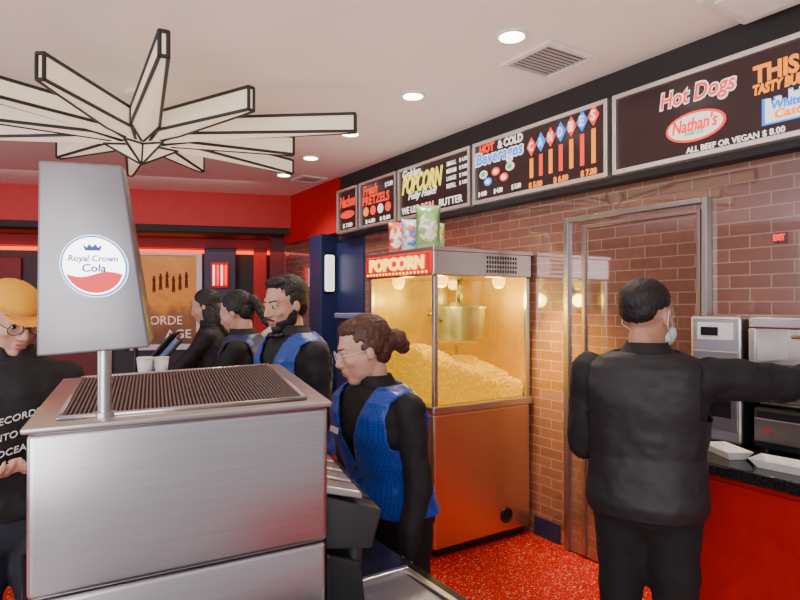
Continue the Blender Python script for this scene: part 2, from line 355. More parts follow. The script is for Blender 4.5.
def vent(a0,a1,b0,b1):
    t=thing('ceiling_vent',((a0+a1)/2,(b0+b1)/2,2.95),'square grey louvred ceiling air vent','vent')
    q=B(); w=.035; z0,z1=2.932,2.95
    q.box(a0,a1,b0,b0+w,z0,z1,.004);q.box(a0,a1,b1-w,b1,z0,z1,.004);q.box(a0,a0+w,b0+w,b1-w,z0,z1,.004);q.box(a1-w,a1,b0+w,b1-w,z0,z1,.004)
    q.done('frame',WHITE,t)
    B().box(a0+w,a1-w,b0+w,b1-w,2.9485,2.95).done('duct_opening',BLACKM,t)
    q=B(); n=10
    for i in range(n):
        y=b0+w+(b1-b0-2*w)*(i+.5)/n
        q.box(-(a1-a0-2*w)/2,(a1-a0-2*w)/2,-.0075,.0075,-.001,.001,M=Matrix.Translation(((a0+a1)/2,y,2.942))@Matrix.Rotation(rad(-12),4,'X'))
    q.done('louvres',VENTG,t)
vent(2.3,2.68,2.16,2.54); vent(2.55,2.85,5.85,6.15)
t=thing('ceiling_speaker_box',(2.72,1.35,2.95),'flat white rectangular box fixed to the ceiling','ceiling fitting')
B().box(2.5,2.9,1.2,1.5,2.91,2.95,.012).done('body',WHITE,t); B().box(2.56,2.84,1.25,1.45,2.9,2.915,.006).done('cover',PAPER,t)
# ---------------------------------------------------------------- starburst lamp
HC=C(-1.66,3.85,0)
t=thing('starburst_ceiling_lamp',(HC.x,HC.y,2.95),'large starburst ceiling lamp with cream glass arms and black edging','ceiling lamp')
FR=mat('lamp_black_metal',(.015,.012,.012),.4)
q=B(); q.cyl((HC.x,HC.y,2.72),(HC.x,HC.y,2.95),.03); q.cyl((HC.x,HC.y,2.925),(HC.x,HC.y,2.95),.10); q.done('mount',WHITE,t,False)
def frame_edges(pts,edges,r,parent,name='frame'):
    q=B()
    for i,j in edges: q.cap(pts[i],pts[j],r,r,8,1)
    return q.done(name,FR,parent)
for k in range(12):
    an=rad(-3+30*k)-YAW; lg=k%2==0; R=1.38 if lg else 1.0; hw=.078
    dx=Vector((math.cos(an),math.sin(an),0)); sx=Vector((-dx.y,dx.x,0)); o_=Vector((HC.x,HC.y,0))
    rs=.31 if lg else .28; tw_=.018
    zt=2.79; zb=2.68 if lg else 2.665
    Zv=lambda z:Vector((0,0,z))
    plan=[(.07,0),(rs,hw),(R,tw_),(R,-tw_),(rs,-hw)]
    lo_=[2.62,zb-.015,zb,zb,zb-.015]; hi_=[2.71,zt-.03,zt,zt,zt-.03]
    P=[o_+dx*u+sx*v+Zv(z) for (u,v),z in zip(plan,lo_)]+[o_+dx*u+sx*v+Zv(z) for (u,v),z in zip(plan,hi_)]
    q=B(); q.hexa(P[:5],P[5:])
    arm=q.done('arm',G_PANEL,t)
    frame_edges(P,((0,1),(1,2),(2,3),(3,4),(4,0),(1,6),(2,7),(3,8),(4,9),(6,7),(7,8),(8,9)),.010,arm)
P=[];n=12
for k in range(n):
    an=rad(12+30*k)-YAW+rad(15); r_=.22 if k%2==0 else .10
    P.append(Vector((HC.x+r_*math.cos(an),HC.y+r_*math.sin(an),2.60)))
bot=Vector((HC.x,HC.y,2.49)); topv=Vector((HC.x,HC.y,2.70))
q=B(); vs=[q.bm.verts.new(p) for p in P]; vb=q.bm.verts.new(bot); vt=q.bm.verts.new(topv)
for i in range(n): q.bm.faces.new((vs[i],vb,vs[(i+1)%n])); q.bm.faces.new((vs[i],vs[(i+1)%n],vt))
bmesh.ops.recalc_face_normals(q.bm,faces=q.bm.faces)
hub=q.done('hub',G_PANEL,t)
frame_edges(P+[bot],[(i,(i+1)%n) for i in range(n)]+[(i,n) for i in range(n)],.007,hub)
# ---------------------------------------------------------------- popcorn machine
pa0,pa1,pb0,pb1=2.20,3.02,3.02,3.83
t=thing('popcorn_machine',((pa0+pa1)/2,(pb0+pb1)/2,0),'large stainless popcorn machine with lit glass case and red sign','popcorn machine')
PSTEEL=steel_mat('popcorn_steel_warm_tint',(.74,.44,.29),.40)  # copper tint puts the orange reflections into the stainless colour
o=B().box(pa0,pa1,pb0,pb1,.06,.9,.012).done('cabinet',PSTEEL,t)
b=B(); b.box(pa0+.04,pa1-.04,pb0+.04,pb1-.04,0,.06); b.done('plinth',BLACK,t)
b=B(); b.box(pa0-.015,pa1+.01,pb0-.015,pb1+.015,.9,.955,.01); b.done('shelf_rim',STEEL,t)
for x,y in((pa0,pb0),(pa1-.03,pb0),(pa0,pb1-.03),(pa1-.03,pb1-.03)): B().box(x,x+.03,y,y+.03,.955,1.77,.004).done('corner_post',STEEL,t)
b=B(); b.box(pa0+.03,pa1-.03,pb0+.01,pb0+.016,.955,1.77); b.done('glass_pane',GLASS,t)
b=B(); b.box(pa0+.03,pa1-.03,pb1-.016,pb1-.01,.955,1.77); b.done('rear_pane',mat('pane_painted_glow',(.5,.33,.03),.25,emit=.18,ecol=(1,.66,.03),vscale=5,var=.3),t)  # far glass pane; the lit interior is painted as yellow colour and emission
b=B(); b.box(pa0+.01,pa0+.016,pb0+.03,pb1-.03,.955,1.77); b.done('glass_pane',GLASS,t)
b=B(); b.box(pa1-.02,pa1-.014,pb0+.03,pb1-.03,.975,1.77); b.done('rear_panel',mat('rear_panel_painted_glow',(.6,.36,.02),.3,.2,emit=.14,ecol=(1,.64,.03)),t)  # warm case light painted into this panel as yellow with a faint glow
b=B(); b.box(pa0-.01,pa1+.01,pb0-.01,pb1+.01,1.77,1.94,.012); b.done('top_housing',STEEL,t)
b=B(); b.box(pa0-.02,pa1+.01,pb0-.02,pb1+.02,1.925,1.955,.006); b.done('top_cap',STEEL,t)
b=B()
for i in range(4):
    for j in range(12): b.box(pa0+.42+.023*j,pa0+.43+.023*j,pb0-.014,pb0-.008,1.80+.03*i,1.82+.03*i)
b.done('vent_slots',BLACK,t)
b=B(); b.box(pa0-.03,pa0-.01,pb0+.0,pb1-.0,1.785,1.925,.006); sg=b.done('sign_panel',glow('sign_red',(.80,.004,.002),.4),t)
text('POPCORN',(pa0-.036,(pb0+pb1)/2+.0,1.862),.68,.09,XD,UP,G_YEL,sg,.003,0,.05)
for i in range(18):
    b=B(); b.ell((pa0-.034,pb0+.04+i*.043,1.797),.009,sub=1); b.done('bulb',G_YEL,sg,True)
b=B(); b.torus((pa0+.60,pb0-.002,.17),.045,.008,Matrix.Rotation(rad(90),4,'X')); b.cyl((pa0+.60,pb0-.004,.17),(pa0+.60,pb0+.01,.17),.045); b.done('round_port',BLACK,t)
b=B(); b.box(pa0-.012,pa0-.002,pb0+.06,pb1-.06,.12,.84,.004); dr=b.done('door',PSTEEL,t)
b=B(); b.cap((pa0-.035,pb1-.12,.4),(pa0-.035,pb1-.12,.6),.008); b.cyl((pa0-.035,pb1-.12,.4),(pa0-.008,pb1-.12,.4),.006); b.cyl((pa0-.035,pb1-.12,.6),(pa0-.008,pb1-.12,.6),.006); b.done('handle',STEEL,dr,True)
kc=Vector((2.68,3.38,1.47))
b=B(); b.cyl(kc-Vector((0,0,.13)),kc+Vector((0,0,.09)),.175,.185,32); b.ell(kc-Vector((0,0,.13)),(.175,.175,.035)); b.cyl(kc+Vector((0,0,.09)),kc+Vector((0,0,.105)),.195,.195,32); b.cyl(kc+Vector((0,0,.105)),kc+Vector((0,0,.135)),.17,.04,32)
ke=b.done('kettle',mat('kettle_steel',(.50,.52,.60),.3,.6),t); angsmooth(ke)
b=B(); b.cyl(kc+Vector((0,0,.13)),(kc.x,kc.y,1.77),.014); b.box(kc.x-.05,kc.x+.05,kc.y+.19,kc.y+.22,kc.z,1.77,.004); b.cap(kc+Vector((-.17,-.03,0)),kc+Vector((-.28,-.05,.05)),.009); b.ell(kc+Vector((-.29,-.05,.055)),.02); b.cyl(kc+Vector((-.09,-.14,.05)),(kc.x-.09,kc.y-.14,1.77),.008); b.done('kettle_arm',STEELV,ke,True)
HLG=glow('heat_lamp_glow',(1,.72,.18),3.5)
for x in(2.36,2.86):
    for y in (3.16,3.68):
        b=B(); b.cyl((x,y,1.735),(x,y,1.77),.045,.045); b.ell((x,y,1.73),(.04,.04,.03)); b.done('heat_lamp',HLG,t,True)
for x,y,e in((2.36,3.16,6),(2.36,3.66,4.5),(2.86,3.14,5)):
    L=bpy.data.lights.new('case_lamp','POINT'); L.energy=e; L.color=(1,.82,.18); L.shadow_soft_size=.05
    lo=bpy.data.objects.new('case_lamp',L); lo.location=(x,y,1.62); COL.objects.link(lo); par(lo,t)
L=bpy.data.lights.new('added_wall_glow','SPOT'); L.energy=150; L.color=(1,.66,.08); L.spot_size=rad(84); L.spot_blend=.9; L.shadow_soft_size=.03  # added spot without a fixture, throws a golden glow on the bricks
lo=bpy.data.objects.new('added_wall_glow',L); lo.location=(2.62,2.94,1.74); lo.rotation_euler=(Vector((3.05,2.56,1.0))-Vector((2.62,2.94,1.74))).to_track_quat('-Z','Y').to_euler(); COL.objects.link(lo); par(lo,t)
def ph(x,y):
    u=(x-pa0)/(pa1-pa0); v=(y-pb0)/(pb1-pb0)
    return 1.02+.25*math.exp(-((u-.10)**2/.14+(v-.35)**2/.25))+.11*math.exp(-((u-.75)**2/.06+(v-.5)**2/.2))+.03*noise.noise(Vector((x*9,y*9,0)))+.09*(v)
b=B(); N=46; G=[]
x0,x1,y0,y1=pa0+.035,pa1-.035,pb0+.035,pb1-.035
for i in range(N+1):
    row=[]
    for j in range(N+1):
        x=x0+(x1-x0)*i/N; y=y0+(y1-y0)*j/N; row.append(b.bm.verts.new((x,y,ph(x,y)+random.uniform(-.008,.008))))
    G.append(row)
for i in range(N):
    for j in range(N): b.bm.faces.new((G[i][j],G[i+1][j],G[i+1][j+1],G[i][j+1]))
bv=lambda v:b.bm.verts.new((v.co.x,v.co.y,.957))
ring=[G[i][0] for i in range(N+1)]+[G[N][j] for j in range(1,N+1)]+[G[i][N] for i in range(N-1,-1,-1)]+[G[0][j] for j in range(N-1,0,-1)]
lowr=[bv(v) for v in ring]
for i in range(len(ring)): b.bm.faces.new((ring[i],lowr[i],lowr[(i+1)%len(ring)],ring[(i+1)%len(ring)]))
b.bm.faces.new(lowr)
for k in range(2200):
    if k<1300: x=random.uniform(x0+.01,x1-.01); y=random.uniform(y0+.01,y1-.01); z=ph(x,y)+.010
    elif k<1900: x=random.uniform(x0+.01,x1-.01); y=y0+.006; z=random.uniform(.97,ph(x,y))
    else: x=x0+.006; y=random.uniform(y0+.01,y1-.01); z=random.uniform(.97,ph(x,y))
    r=random.uniform(.011,.022); b.ell((x,y,z),(r,r*random.uniform(.5,1),r*random.uniform(.5,1)),sub=1)
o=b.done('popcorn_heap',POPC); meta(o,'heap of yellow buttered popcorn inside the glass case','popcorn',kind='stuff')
def print_mat(name,cols,scale=14):
    m,nt,b_=_new(name); tc=nt.nodes.new('ShaderNodeTexCoord'); n=nt.nodes.new('ShaderNodeTexVoronoi'); n.inputs['Scale'].default_value=scale
    nt.links.new(tc.outputs['Object'],n.inputs['Vector']); sp=nt.nodes.new('ShaderNodeSeparateColor'); nt.links.new(n.outputs['Color'],sp.inputs[0])
    r=nt.nodes.new('ShaderNodeValToRGB'); r.color_ramp.interpolation='CONSTANT'; e=r.color_ramp.elements
    e[0].position=0; e[0].color=(*cols[0],1); e[1].position=1/len(cols); e[1].color=(*cols[1],1)
    for i,c in enumerate(cols[2:]): k=e.new((i+2)/len(cols)); k.color=(*c,1)
    nt.links.new(sp.outputs[0],r.inputs[0]); nt.links.new(r.outputs[0],b_.inputs['Base Color']); b_.inputs['Roughness'].default_value=.25
    return m
def bag(x,y,w,h,m,m2,label,rz):
    t=thing('snack_bag',(x,y,1.956),label,'snack bag','snack bags on top of the popcorn machine')
    M=Matrix.Translation((x,y,1.957))@Matrix.Rotation(rz,4,'Z')
    b=B(); nu,nv=20,26
    for sd in(1,-1):
        g=[]
        for i in range(nu+1):
            row=[]
            for j in range(nv+1):
                u=i/nu*2-1; v=j/nv*2-1
                th=.055*max(0,(1-u**4))**.6*max(0,(1-abs(v)**3.5))**.7
                xx=u*w/2*(1-.12*(1-v*v)); zz=(v+1)/2*h
                th+=.010*noise.noise(Vector((u*4+x*9,v*5,sd)))*(1-v*v)
                row.append(b.bm.verts.new(M@Vector((xx,sd*th,zz))))
            g.append(row)
        for i in range(nu):
            for j in range(nv):
                f=b.bm.faces.new((g[i][j],g[i+1][j],g[i+1][j+1],g[i][j+1])); f.material_index=1 if ((i-9.5)**2/60+(j-12.5)**2/70<1) else 0
    bmesh.ops.remove_doubles(b.bm,verts=b.bm.verts,dist=.0008); bmesh.ops.recalc_face_normals(b.bm,faces=b.bm.faces)
    b.done('pouch',[m,m2],t,True)
rz=-YAW
fo=lambda n,c:mat(n,c,.25,.2)
W_=(.85,.83,.78)
bag(2.38,3.34,.18,.31,fo('foil_green',(.22,.42,.16)),print_mat('print_a',[W_,(.7,.75,.6),(.25,.5,.15),(.8,.5,.1)],22),'green and white printed foil snack bag standing upright',rz)
bag(2.38,3.56,.13,.24,fo('foil_white2',(.55,.65,.8)),print_mat('print_b',[W_,(.1,.25,.7),(.8,.1,.08),W_],26),'blue and white printed foil snack bag standing upright',rz+.2)
bag(2.38,3.74,.13,.24,fo('foil_red',(.75,.12,.08)),print_mat('print_c',[W_,(.85,.8,.7),(.75,.1,.05),W_],26),'red and white printed foil snack bag standing upright',rz-.1)
bag(2.56,3.50,.15,.22,fo('foil_grn2',(.4,.6,.2)),print_mat('print_d',[W_,(.8,.35,.1),(.4,.6,.2)],22),'light green foil snack bag leaning back',rz+.3)
# ---------------------------------------------------------------- right counter with equipment
t=thing('service_cabinet',(2.72,.6,0),'red fronted service cabinet against the brick wall','cabinet')
B().box(2.44,3.04,-.6,1.66,.08,.9,.004).done('body',REDC,t); B().box(2.5,3.03,-.58,1.64,0,.08).done('plinth',BLACK,t)
for k in range(3):
    dd=B().box(2.425,2.44,-.55+k*.74,.15+k*.74,.12,.87,.006).done('door',REDC,t)
o=B().box(2.38,3.045,-.6,1.7,.9,.95,.008).done('worktop',mat('black_stone_top',(.015,.014,.016),.12,var=.5,vscale=90)); meta(o,'black polished stone worktop on the red cabinet','worktop')
t=thing('countertop_warmer',(2.85,1.54,.95),'stainless upright food warmer with a small control display','food warmer')
B().box(2.72,3.0,1.42,1.66,.965,1.54,.012).done('housing',STEEL,t)
b=B(); b.box(2.71,2.72,1.43,1.64,1.02,1.38,.004); b.done('door',STEELV,t); B().box(2.705,2.712,1.46,1.61,1.08,1.33,.002).done('window',SCREEN,t)
b=B(); b.box(2.71,2.72,1.45,1.62,1.43,1.51,.003); b.done('control_panel',WHITE,t); b=B(); b.box(2.705,2.712,1.52,1.60,1.45,1.49,.001); b.done('display',SCREEN,t)
for x in(2.75,2.97):
    for y in(1.45,1.63): B().cyl((x,y,.95),(x,y,.966),.012).done('foot',BLACK,t)
t=thing('roller_grill',(2.86,.95,.95),'black roller grill base with red push button','roller grill')
B().box(2.74,3.0,.55,1.385,.965,1.15,.02).done('housing',BLACK,t)
b=B(); b.box(2.726,2.74,.6,1.37,1.0,1.1,.003); b.done('front_panel',STEELV,t)
for y in(1.31,1.1): B().cyl((2.715,y,1.05),(2.73,y,1.05),.010).done('push_button',RED,t)
b=B()
for i in range(7): b.cyl((2.765+i*.034,.58,1.165),(2.765+i*.034,1.36,1.165),.012)
b.done('rollers',STEEL,t,True)
for x in(2.77,2.97):
    for y in(.6,1.34): B().cyl((x,y,.95),(x,y,.966),.014).done('foot',BLACK,t)
t=thing('display_warmer',(2.86,.95,1.18),'stainless glass-fronted display warmer standing on the grill','food warmer')
b=B(); b.box(2.71,3.02,.55,1.385,1.49,1.54,.008); b.box(2.71,3.02,.55,1.385,1.18,1.22,.006); b.box(2.71,3.02,1.355,1.385,1.22,1.49,.004); b.box(2.71,3.02,.55,.58,1.22,1.49,.004); b.box(2.99,3.02,.58,1.355,1.22,1.49)
b.done('housing',STEEL,t)
B().box(2.72,2.726,.58,1.355,1.22,1.49).done('glass_front',GLASSC,t)
b=B(); b.box(2.74,2.98,.6,1.34,1.33,1.34); b.done('rack',STEELV,t)
b=B(); b.cap((2.695,.7,1.46),(2.695,1.2,1.46),.008); b.cyl((2.695,.75,1.46),(2.71,.75,1.46),.005); b.cyl((2.695,1.15,1.46),(2.71,1.15,1.46),.005); b.done('handle',STEELV,t,True)
def tray(x,y,rz,L=.2,W=.11,H=.035):
    t=thing('paper_tray',(x,y,.95),'white folded paper food tray on the black worktop','food tray','paper food trays on the worktop')
    M=Matrix.Translation((x,y,.951))@Matrix.Rotation(rz,4,'Z'); b=B()
    def rc(l,w,z): return [M@Vector(p) for p in((-l,-w,z),(l,-w,z),(l,w,z),(-l,w,z))]
    bo=rc(L*.38,W*.32,0); to=rc(L*.5,W*.5,H); ti=rc(L*.485,W*.48,H); bi=rc(L*.37,W*.31,.003)
    V=[[b.bm.verts.new(p) for p in r] for r in(bo,to,ti,bi)]
    b.bm.faces.new(V[0][::-1]); b.bm.faces.new(V[3])
    for k in range(3):
        for i in range(4): b.bm.faces.new((V[k][i],V[k][(i+1)%4],V[k+1][(i+1)%4],V[k+1][i]))
    b.done('tray_shell',PAPER,t)
tray(2.56,1.40,rad(60)); tray(2.52,1.14,rad(95),.24,.13)
t=thing('exit_sign_reflection',(WA-.01,1.4,1.9),'small red illuminated exit sign on the brick wall','exit sign')  # mirrored exit sign in the glossy brick, modelled as a glowing plate
B().box(WA-.01,WA,1.38,1.44,1.885,1.935,.003).done('housing',mat('sign_reflection_red',(.12,.02,.015),.3),t)
text('EXIT',(WA-.013,1.41,1.91),.05,.03,XD,UP,G_RED,t,.002,0,.03)
# ---------------------------------------------------------------- island counter and drinks machine
STONE=mat('dark_counter',(.02,.018,.02),.15,var=.5,vscale=80)
t=thing('island_counter',(.5,1.55,0),'black topped service counter with dark panelled front','counter')
b=B(); b.box(.02,.96,.95,2.1,.82,.86,.006); b.box(.38,.86,2.1,6.0,.82,.86,.006); b.done('counter_top',STONE,t)
b=B(); b.box(.06,.92,1.0,2.1,.0,.82); b.box(.42,.82,2.1,5.95,0,.82); b.done('base',CHAR,t)
t=thing('drop_in_sink',(.8,1.0,.86),'shallow stainless drop-in basin set into the counter','sink')
b=B(); sx0,sx1,sy0,sy1=.70,.92,.98,1.40
b.box(sx0,sx1,sy0,sy0+.02,.86,.872,.003);b.box(sx0,sx1,sy1-.02,sy1,.86,.872,.003);b.box(sx0,sx0+.02,sy0+.02,sy1-.02,.86,.872,.003);b.box(sx1-.02,sx1,sy0+.02,sy1-.02,.86,.872,.003); b.done('rim',STEEL,t)
B().box(sx0+.02,sx1-.02,sy0+.02,sy1-.02,.861,.863).done('basin',STEELV,t)
b=B(); b.cyl((.81,1.2,.863),(.81,1.2,.868),.022); b.done('drain',BLACK,t)
FL=C(-.648,1.04);FRr=C(-.158,1.32);BR=C(-.433,2.13);BL=C(-.954,1.714)
def quad(z,ins=0.0):
    out=[]; pts=[FL,FRr,BR,BL]
    for i,p in enumerate(pts):
        e1=(pts[(i+1)%4]-p).normalized(); e2=(pts[i-1]-p).normalized()
        q=p+(e1+e2)*ins; out.append(Vector((q.x,q.y,z)))
    return out
t=thing('drinks_dispenser',((FL+FRr+BR+BL)/4)+Vector((0,0,.86)),'stainless drinks dispenser with ribbed top and illuminated logo tower','drinks dispenser')
o=B().hexa(quad(1.078),quad(1.372),.012).done('upper_housing',STEELH,t); angsmooth(o)
o=B().hexa(quad(.861,.004),quad(1.074,.004),.008).done('lower_housing',STEELH,t); angsmooth(o)
o=B().hexa(quad(1.372,-.008),quad(1.384,-.008),.004).done('top_rim',STEEL,t); angsmooth(o)
def lerp4(u,v,z,ins=.05):
    q=quad(z,ins); return (q[0]*(1-u)+q[1]*u)*(1-v)+(q[3]*(1-u)+q[2]*u)*v
B().hexa([lerp4(0,0,1.3845),lerp4(1,0,1.3845),lerp4(1,1,1.3845),lerp4(0,1,1.3845)],[lerp4(0,0,1.386),lerp4(1,0,1.386),lerp4(1,1,1.386),lerp4(0,1,1.386)]).done('grille_well',BLACKM,t)
b=B()
RIB=mat('grille_rib',(.20,.18,.18),.4,.6)
nr=60
for i in range(nr):
    u0=i/nr+.004; u1=u0+.5/nr
    b.hexa([lerp4(u0,.01,1.386),lerp4(u1,.01,1.386),lerp4(u1,.99,1.386),lerp4(u0,.99,1.386)],[lerp4(u0,.01,1.391),lerp4(u1,.01,1.391),lerp4(u1,.99,1.391),lerp4(u0,.99,1.391)])
b.done('ribbed_grille',RIB,t)
b=B()
for (a_,c_) in(((0,0),(1,0)),((1,0),(1,1)),((1,1),(0,1)),((0,1),(0,0))):
    p=lerp4(a_[0],a_[1],1.388,.045); q_=lerp4(c_[0],c_[1],1.388,.045); b.cap(p,q_,.005,.005,8,1)
b.done('grille_frame',STEEL,t,True)
sd=(BR-FRr).normalized(); no=Vector((sd.y,-sd.x,0))
DG=mat('dark_grey_plastic',(.025,.025,.028),.35)
for i in range(5):
    p0=FRr+sd*(.07+i*.095)
    w=.038
    def Q(f,s_,z): return Vector((0,0,z))+p0+sd*f+no*s_
    b=B(); b.hexa([Q(-w,0,1.045),Q(w,0,1.045),Q(w,.11,1.035),Q(-w,.11,1.035)],[Q(-w,0,1.165),Q(w,0,1.165),Q(w,.135,1.12),Q(-w,.135,1.12)],.006)
    b.cyl(Q(0,.08,.99),Q(0,.08,1.04),.014,.018)
    va=b.done('dispensing_valve',DG if i%2==0 else BLACK,t); angsmooth(va)
    B().hexa([Q(-w+.002,0,1.170),Q(w-.002,0,1.170),Q(w-.002,.090,1.148),Q(-w+.002,.090,1.148)],[Q(-w+.002,0,1.188),Q(w-.002,0,1.188),Q(w-.002,.085,1.166),Q(-w+.002,.085,1.166)],.004).done('valve_cover',STEEL,va)
b=B(); p0=FRr+sd*.05
def Q2(f,s_,z): return Vector((0,0,z))+p0+sd*f+no*s_
b.hexa([Q2(0,.005,.90),Q2(.5,.005,.90),Q2(.5,.10,.90),Q2(0,.10,.90)],[Q2(0,.005,1.03),Q2(.5,.005,1.03),Q2(.5,.09,1.0),Q2(0,.09,1.0)],.008); b.done('splash_housing',BLACK,t)
pb_=C(-.566,1.150)
fc=C(1,.0).normalized()*.97+C(0,1).normalized()*.24; fc.z=0; fc.normalize(); fn=Vector((fc.y,-fc.x,0))
b=B(); b.cyl(pb_+Vector((0,0,1.384)),pb_+Vector((0,0,1.53)),.0125,.0125,24); b.cyl(pb_+Vector((0,0,1.384)),pb_+Vector((0,0,1.392)),.022,.022,24); o=b.done('pole',STEEL,t); angsmooth(o)
def TW(x,y,z): return pb_+fc*x+fn*y+Vector((0,0,z))
b=B(); b.hexa([TW(-.104,.045,1.502),TW(.088,.045,1.516),TW(.085,-.03,1.53),TW(-.104,-.03,1.53)],[TW(-.106,.03,1.862),TW(.036,.03,1.860),TW(.034,-.02,1.862),TW(-.106,-.02,1.862)],.005)
tw=b.done('logo_tower',mat('tower_grey',(.27,.26,.28),.33,.6),t); angsmooth(tw)
fU=(TW(-.038,.03,1.867)-TW(-.008,.045,1.509)); fU.normalize(); fN=fc.cross(fU)
if fN.dot(fn)<0: fN=-fN
lc=TW(-.008,.039,1.668)+fN*.003; LS=.93
def disc(r,off,m,name):
    q=B(); n=48; r*=LS
    pts=[lc+fc*(r*math.cos(2*math.pi*i/n))+fU*(r*math.sin(2*math.pi*i/n))+fN*off for i in range(n)]
    q.hexa(pts,[p+fN*.0012 for p in pts]); return q.done(name,m,tw)
disc(.063,.000,glow('logo_rim',(.8,.85,.9),1.6),'logo_rim'); disc(.060,.0014,glow('logo_blue',(.02,.2,.6),.5),'logo_ring')
disc(.057,.0028,glow('logo_white',(1,1,1),5),'logo_face')
q=B(); r_=.054*LS; n=30; pts=[]
for i in range(n+1):
    a_=math.pi*(1.10+.80*i/n); pts.append((r_*math.cos(a_),r_*math.sin(a_)))
xr0=pts[-1][0]; yr0=pts[-1][1]
for i in range(1,n):
    x=xr0-2*xr0*i/n; pts.append((x,yr0+.005*math.sin(math.pi*2*i/n)))
P3=[lc+fc*x+fU*y+fN*.0044 for x,y in pts]; q.hexa(P3,[p+fN*.0012 for p in P3]); q.done('logo_band',glow('logo_red',(.85,.03,.04),.9),tw)
LB=glow('logo_text_blue',(.04,.07,.4),.15)
text('Royal Crown',lc+fN*.0065+fU*.012,.084,.015,fc,fU,LB,tw,.0006,.15,.02)
text('Cola',lc+fN*.0065-fU*.004,.040,.015,fc,fU,LB,tw,.0006,.15,.02)
cr=[(-.013,0),(.013,0),(.016,.011),(.009,.006),(.006,.013),(0,.007),(-.006,.013),(-.009,.006),(-.016,.011)]
q=B(); pts=[lc+fc*x+fU*(y+.028)+fN*.005 for x,y in cr]; q.hexa(pts,[p+fN*.001 for p in pts]); q.done('crown_emblem',LB,tw)
# ---------------------------------------------------------------- registers and items on island
SCRB=mat('tablet_screen',(.05,.1,.2),.15,emit=.25,ecol=(.2,.4,.7))
def register(a_,b_,ang,label):
    t=thing('point_of_sale_tablet',(a_,b_,.86),label,'cash register','tablets on the counter')
    b=B(); b.cyl((a_,b_,.86),(a_,b_,.875),.09,.085,24); b.cyl((a_,b_,.875),(a_,b_,1.33),.016); b.done('stand',BLACK,t)
    M=Matrix.Translation((a_,b_,1.36))@Matrix.Rotation(ang,4,'Z')@Matrix.Rotation(rad(-50),4,'X')
    B().box(-.14,.14,-.10,.10,-.008,.008,.007,M=M).done('tablet',BLACK,t); B().box(-.125,.125,-.085,.085,.008,.0095,M=M).done('screen',SCRB,t)
register(.60,2.95,rad(80),'black tablet register on a slim stand'); register(.7,3.5,rad(70),'black tablet register on a slim stand'); register(.7,4.4,rad(80),'black tablet register on a slim stand')
t=thing('cup_holder_box',(.48,2.62,.86),'brown wooden cup and straw holder on the counter','holder')
B().box(.41,.55,2.55,2.69,.86,1.30,.008).done('body',mat('brown_wood',(.25,.13,.07),.5),t)
B().box(.405,.415,2.57,2.67,1.1,1.26,.002).done('label_plate',BLACKM,t)
for k,(dx,dy) in enumerate(((-.035,-.03),(.035,.0),(-.02,.04))):
    t=thing('paper_cup',(.48+dx,2.62+dy,1.30),'white paper cup standing on the wooden holder','cup','paper cups on the holder')
    b=B(); b.cyl((.48+dx,2.62+dy,1.301),(.48+dx,2.62+dy,1.375),.022,.03,20); b.torus((.48+dx,2.62+dy,1.375),.03,.002); b.done('cup_body',PAPER,t,True)
t=thing('display_bin',(2.9,5.5,0),'dark blue upright display bin beside the wall','bin')
B().box(2.7,3.0,4.9,5.35,0,1.45,.01).done('body',NAVY,t); B().box(2.68,3.02,4.88,5.37,1.45,1.5,.008).done('lid',mat('bin_lid',(.15,.2,.35),.4),t)
# ---------------------------------------------------------------- people
RINGS=[(.80,.05,.06,0),(.86,.140,.098,-.01),(.93,.156,.110,-.012),(1.02,.150,.103,-.004),(1.09,.143,.096,0),(1.18,.155,.106,.004),(1.27,.170,.117,.006),(1.34,.178,.112,0),(1.40,.165,.092,-.008),(1.435,.125,.074,-.012),(1.46,.075,.062,-.012),(1.49,.056,.056,-.008)]
def ring_at(z):
    R=RINGS
    if z<=R[0][0]: return R[0][1:]
    for i in range(len(R)-1):
        if z<=R[i+1][0]:
            t=(z-R[i][0])/(R[i+1][0]-R[i][0]); t=t*t*(3-2*t)*.5+t*.5
            return tuple(R[i][k]*(1-t)+R[i+1][k]*t for k in(1,2,3))
    return R[-1][1:]
def loft(b,z0,z1,off,wf,T,nz=34,ns=40,caps=True,keep=None,df=1.0):
    rows=[]
    for i in range(nz+1):
        z=z0+(z1-z0)*i/nz; w,d,yo=ring_at(z); w=w*wf+off; d=d*wf*df+off; row=[]
        for j in range(ns):
            a=2*math.pi*j/ns; c=math.cos(a); s=math.sin(a); e=2/2.35
            row.append((w*math.copysign(abs(c)**e,c), yo+d*math.copysign(abs(s)**e,s), z))
        rows.append(row)
    V=[[b.bm.verts.new(T(Vector(p))) for p in r] for r in rows]
    for i in range(nz):
        for j in range(ns):
            k=(j+1)%ns
            if keep:
                cx=(rows[i][j][0]+rows[i+1][k][0])/2; cy=(rows[i][j][1]+rows[i+1][k][1])/2; cz=(rows[i][j][2]+rows[i+1][k][2])/2
                if not keep(cx,cy,cz): continue
            f=b.bm.faces.new((V[i][j],V[i][k],V[i+1][k],V[i+1][j])); f.material_index=b.mi
    if caps: b.bm.faces.new(V[0][::-1]); b.bm.faces.new(V[-1])
    else:
        loose=[v for r in V for v in r if not v.link_faces]; bmesh.ops.delete(b.bm,geom=loose,context='VERTS')
        for _ in range(4):
            bd=[v for v in b.bm.verts if v.is_boundary]; new={}
            for v in bd:
                nb=[e.other_vert(v) for e in v.link_edges if e.is_boundary]
                if len(nb)==2: new[v]=(v.co*2+nb[0].co+nb[1].co)/4
            for v,c in new.items(): v.co=c
TEXW=bpy.data.textures.new('cloth_folds','CLOUDS'); TEXW.noise_scale=.10; TEXW.noise_depth=2
TEXH=bpy.data.textures.new('hair_strands','CLOUDS'); TEXH.noise_scale=.014; TEXH.noise_depth=3
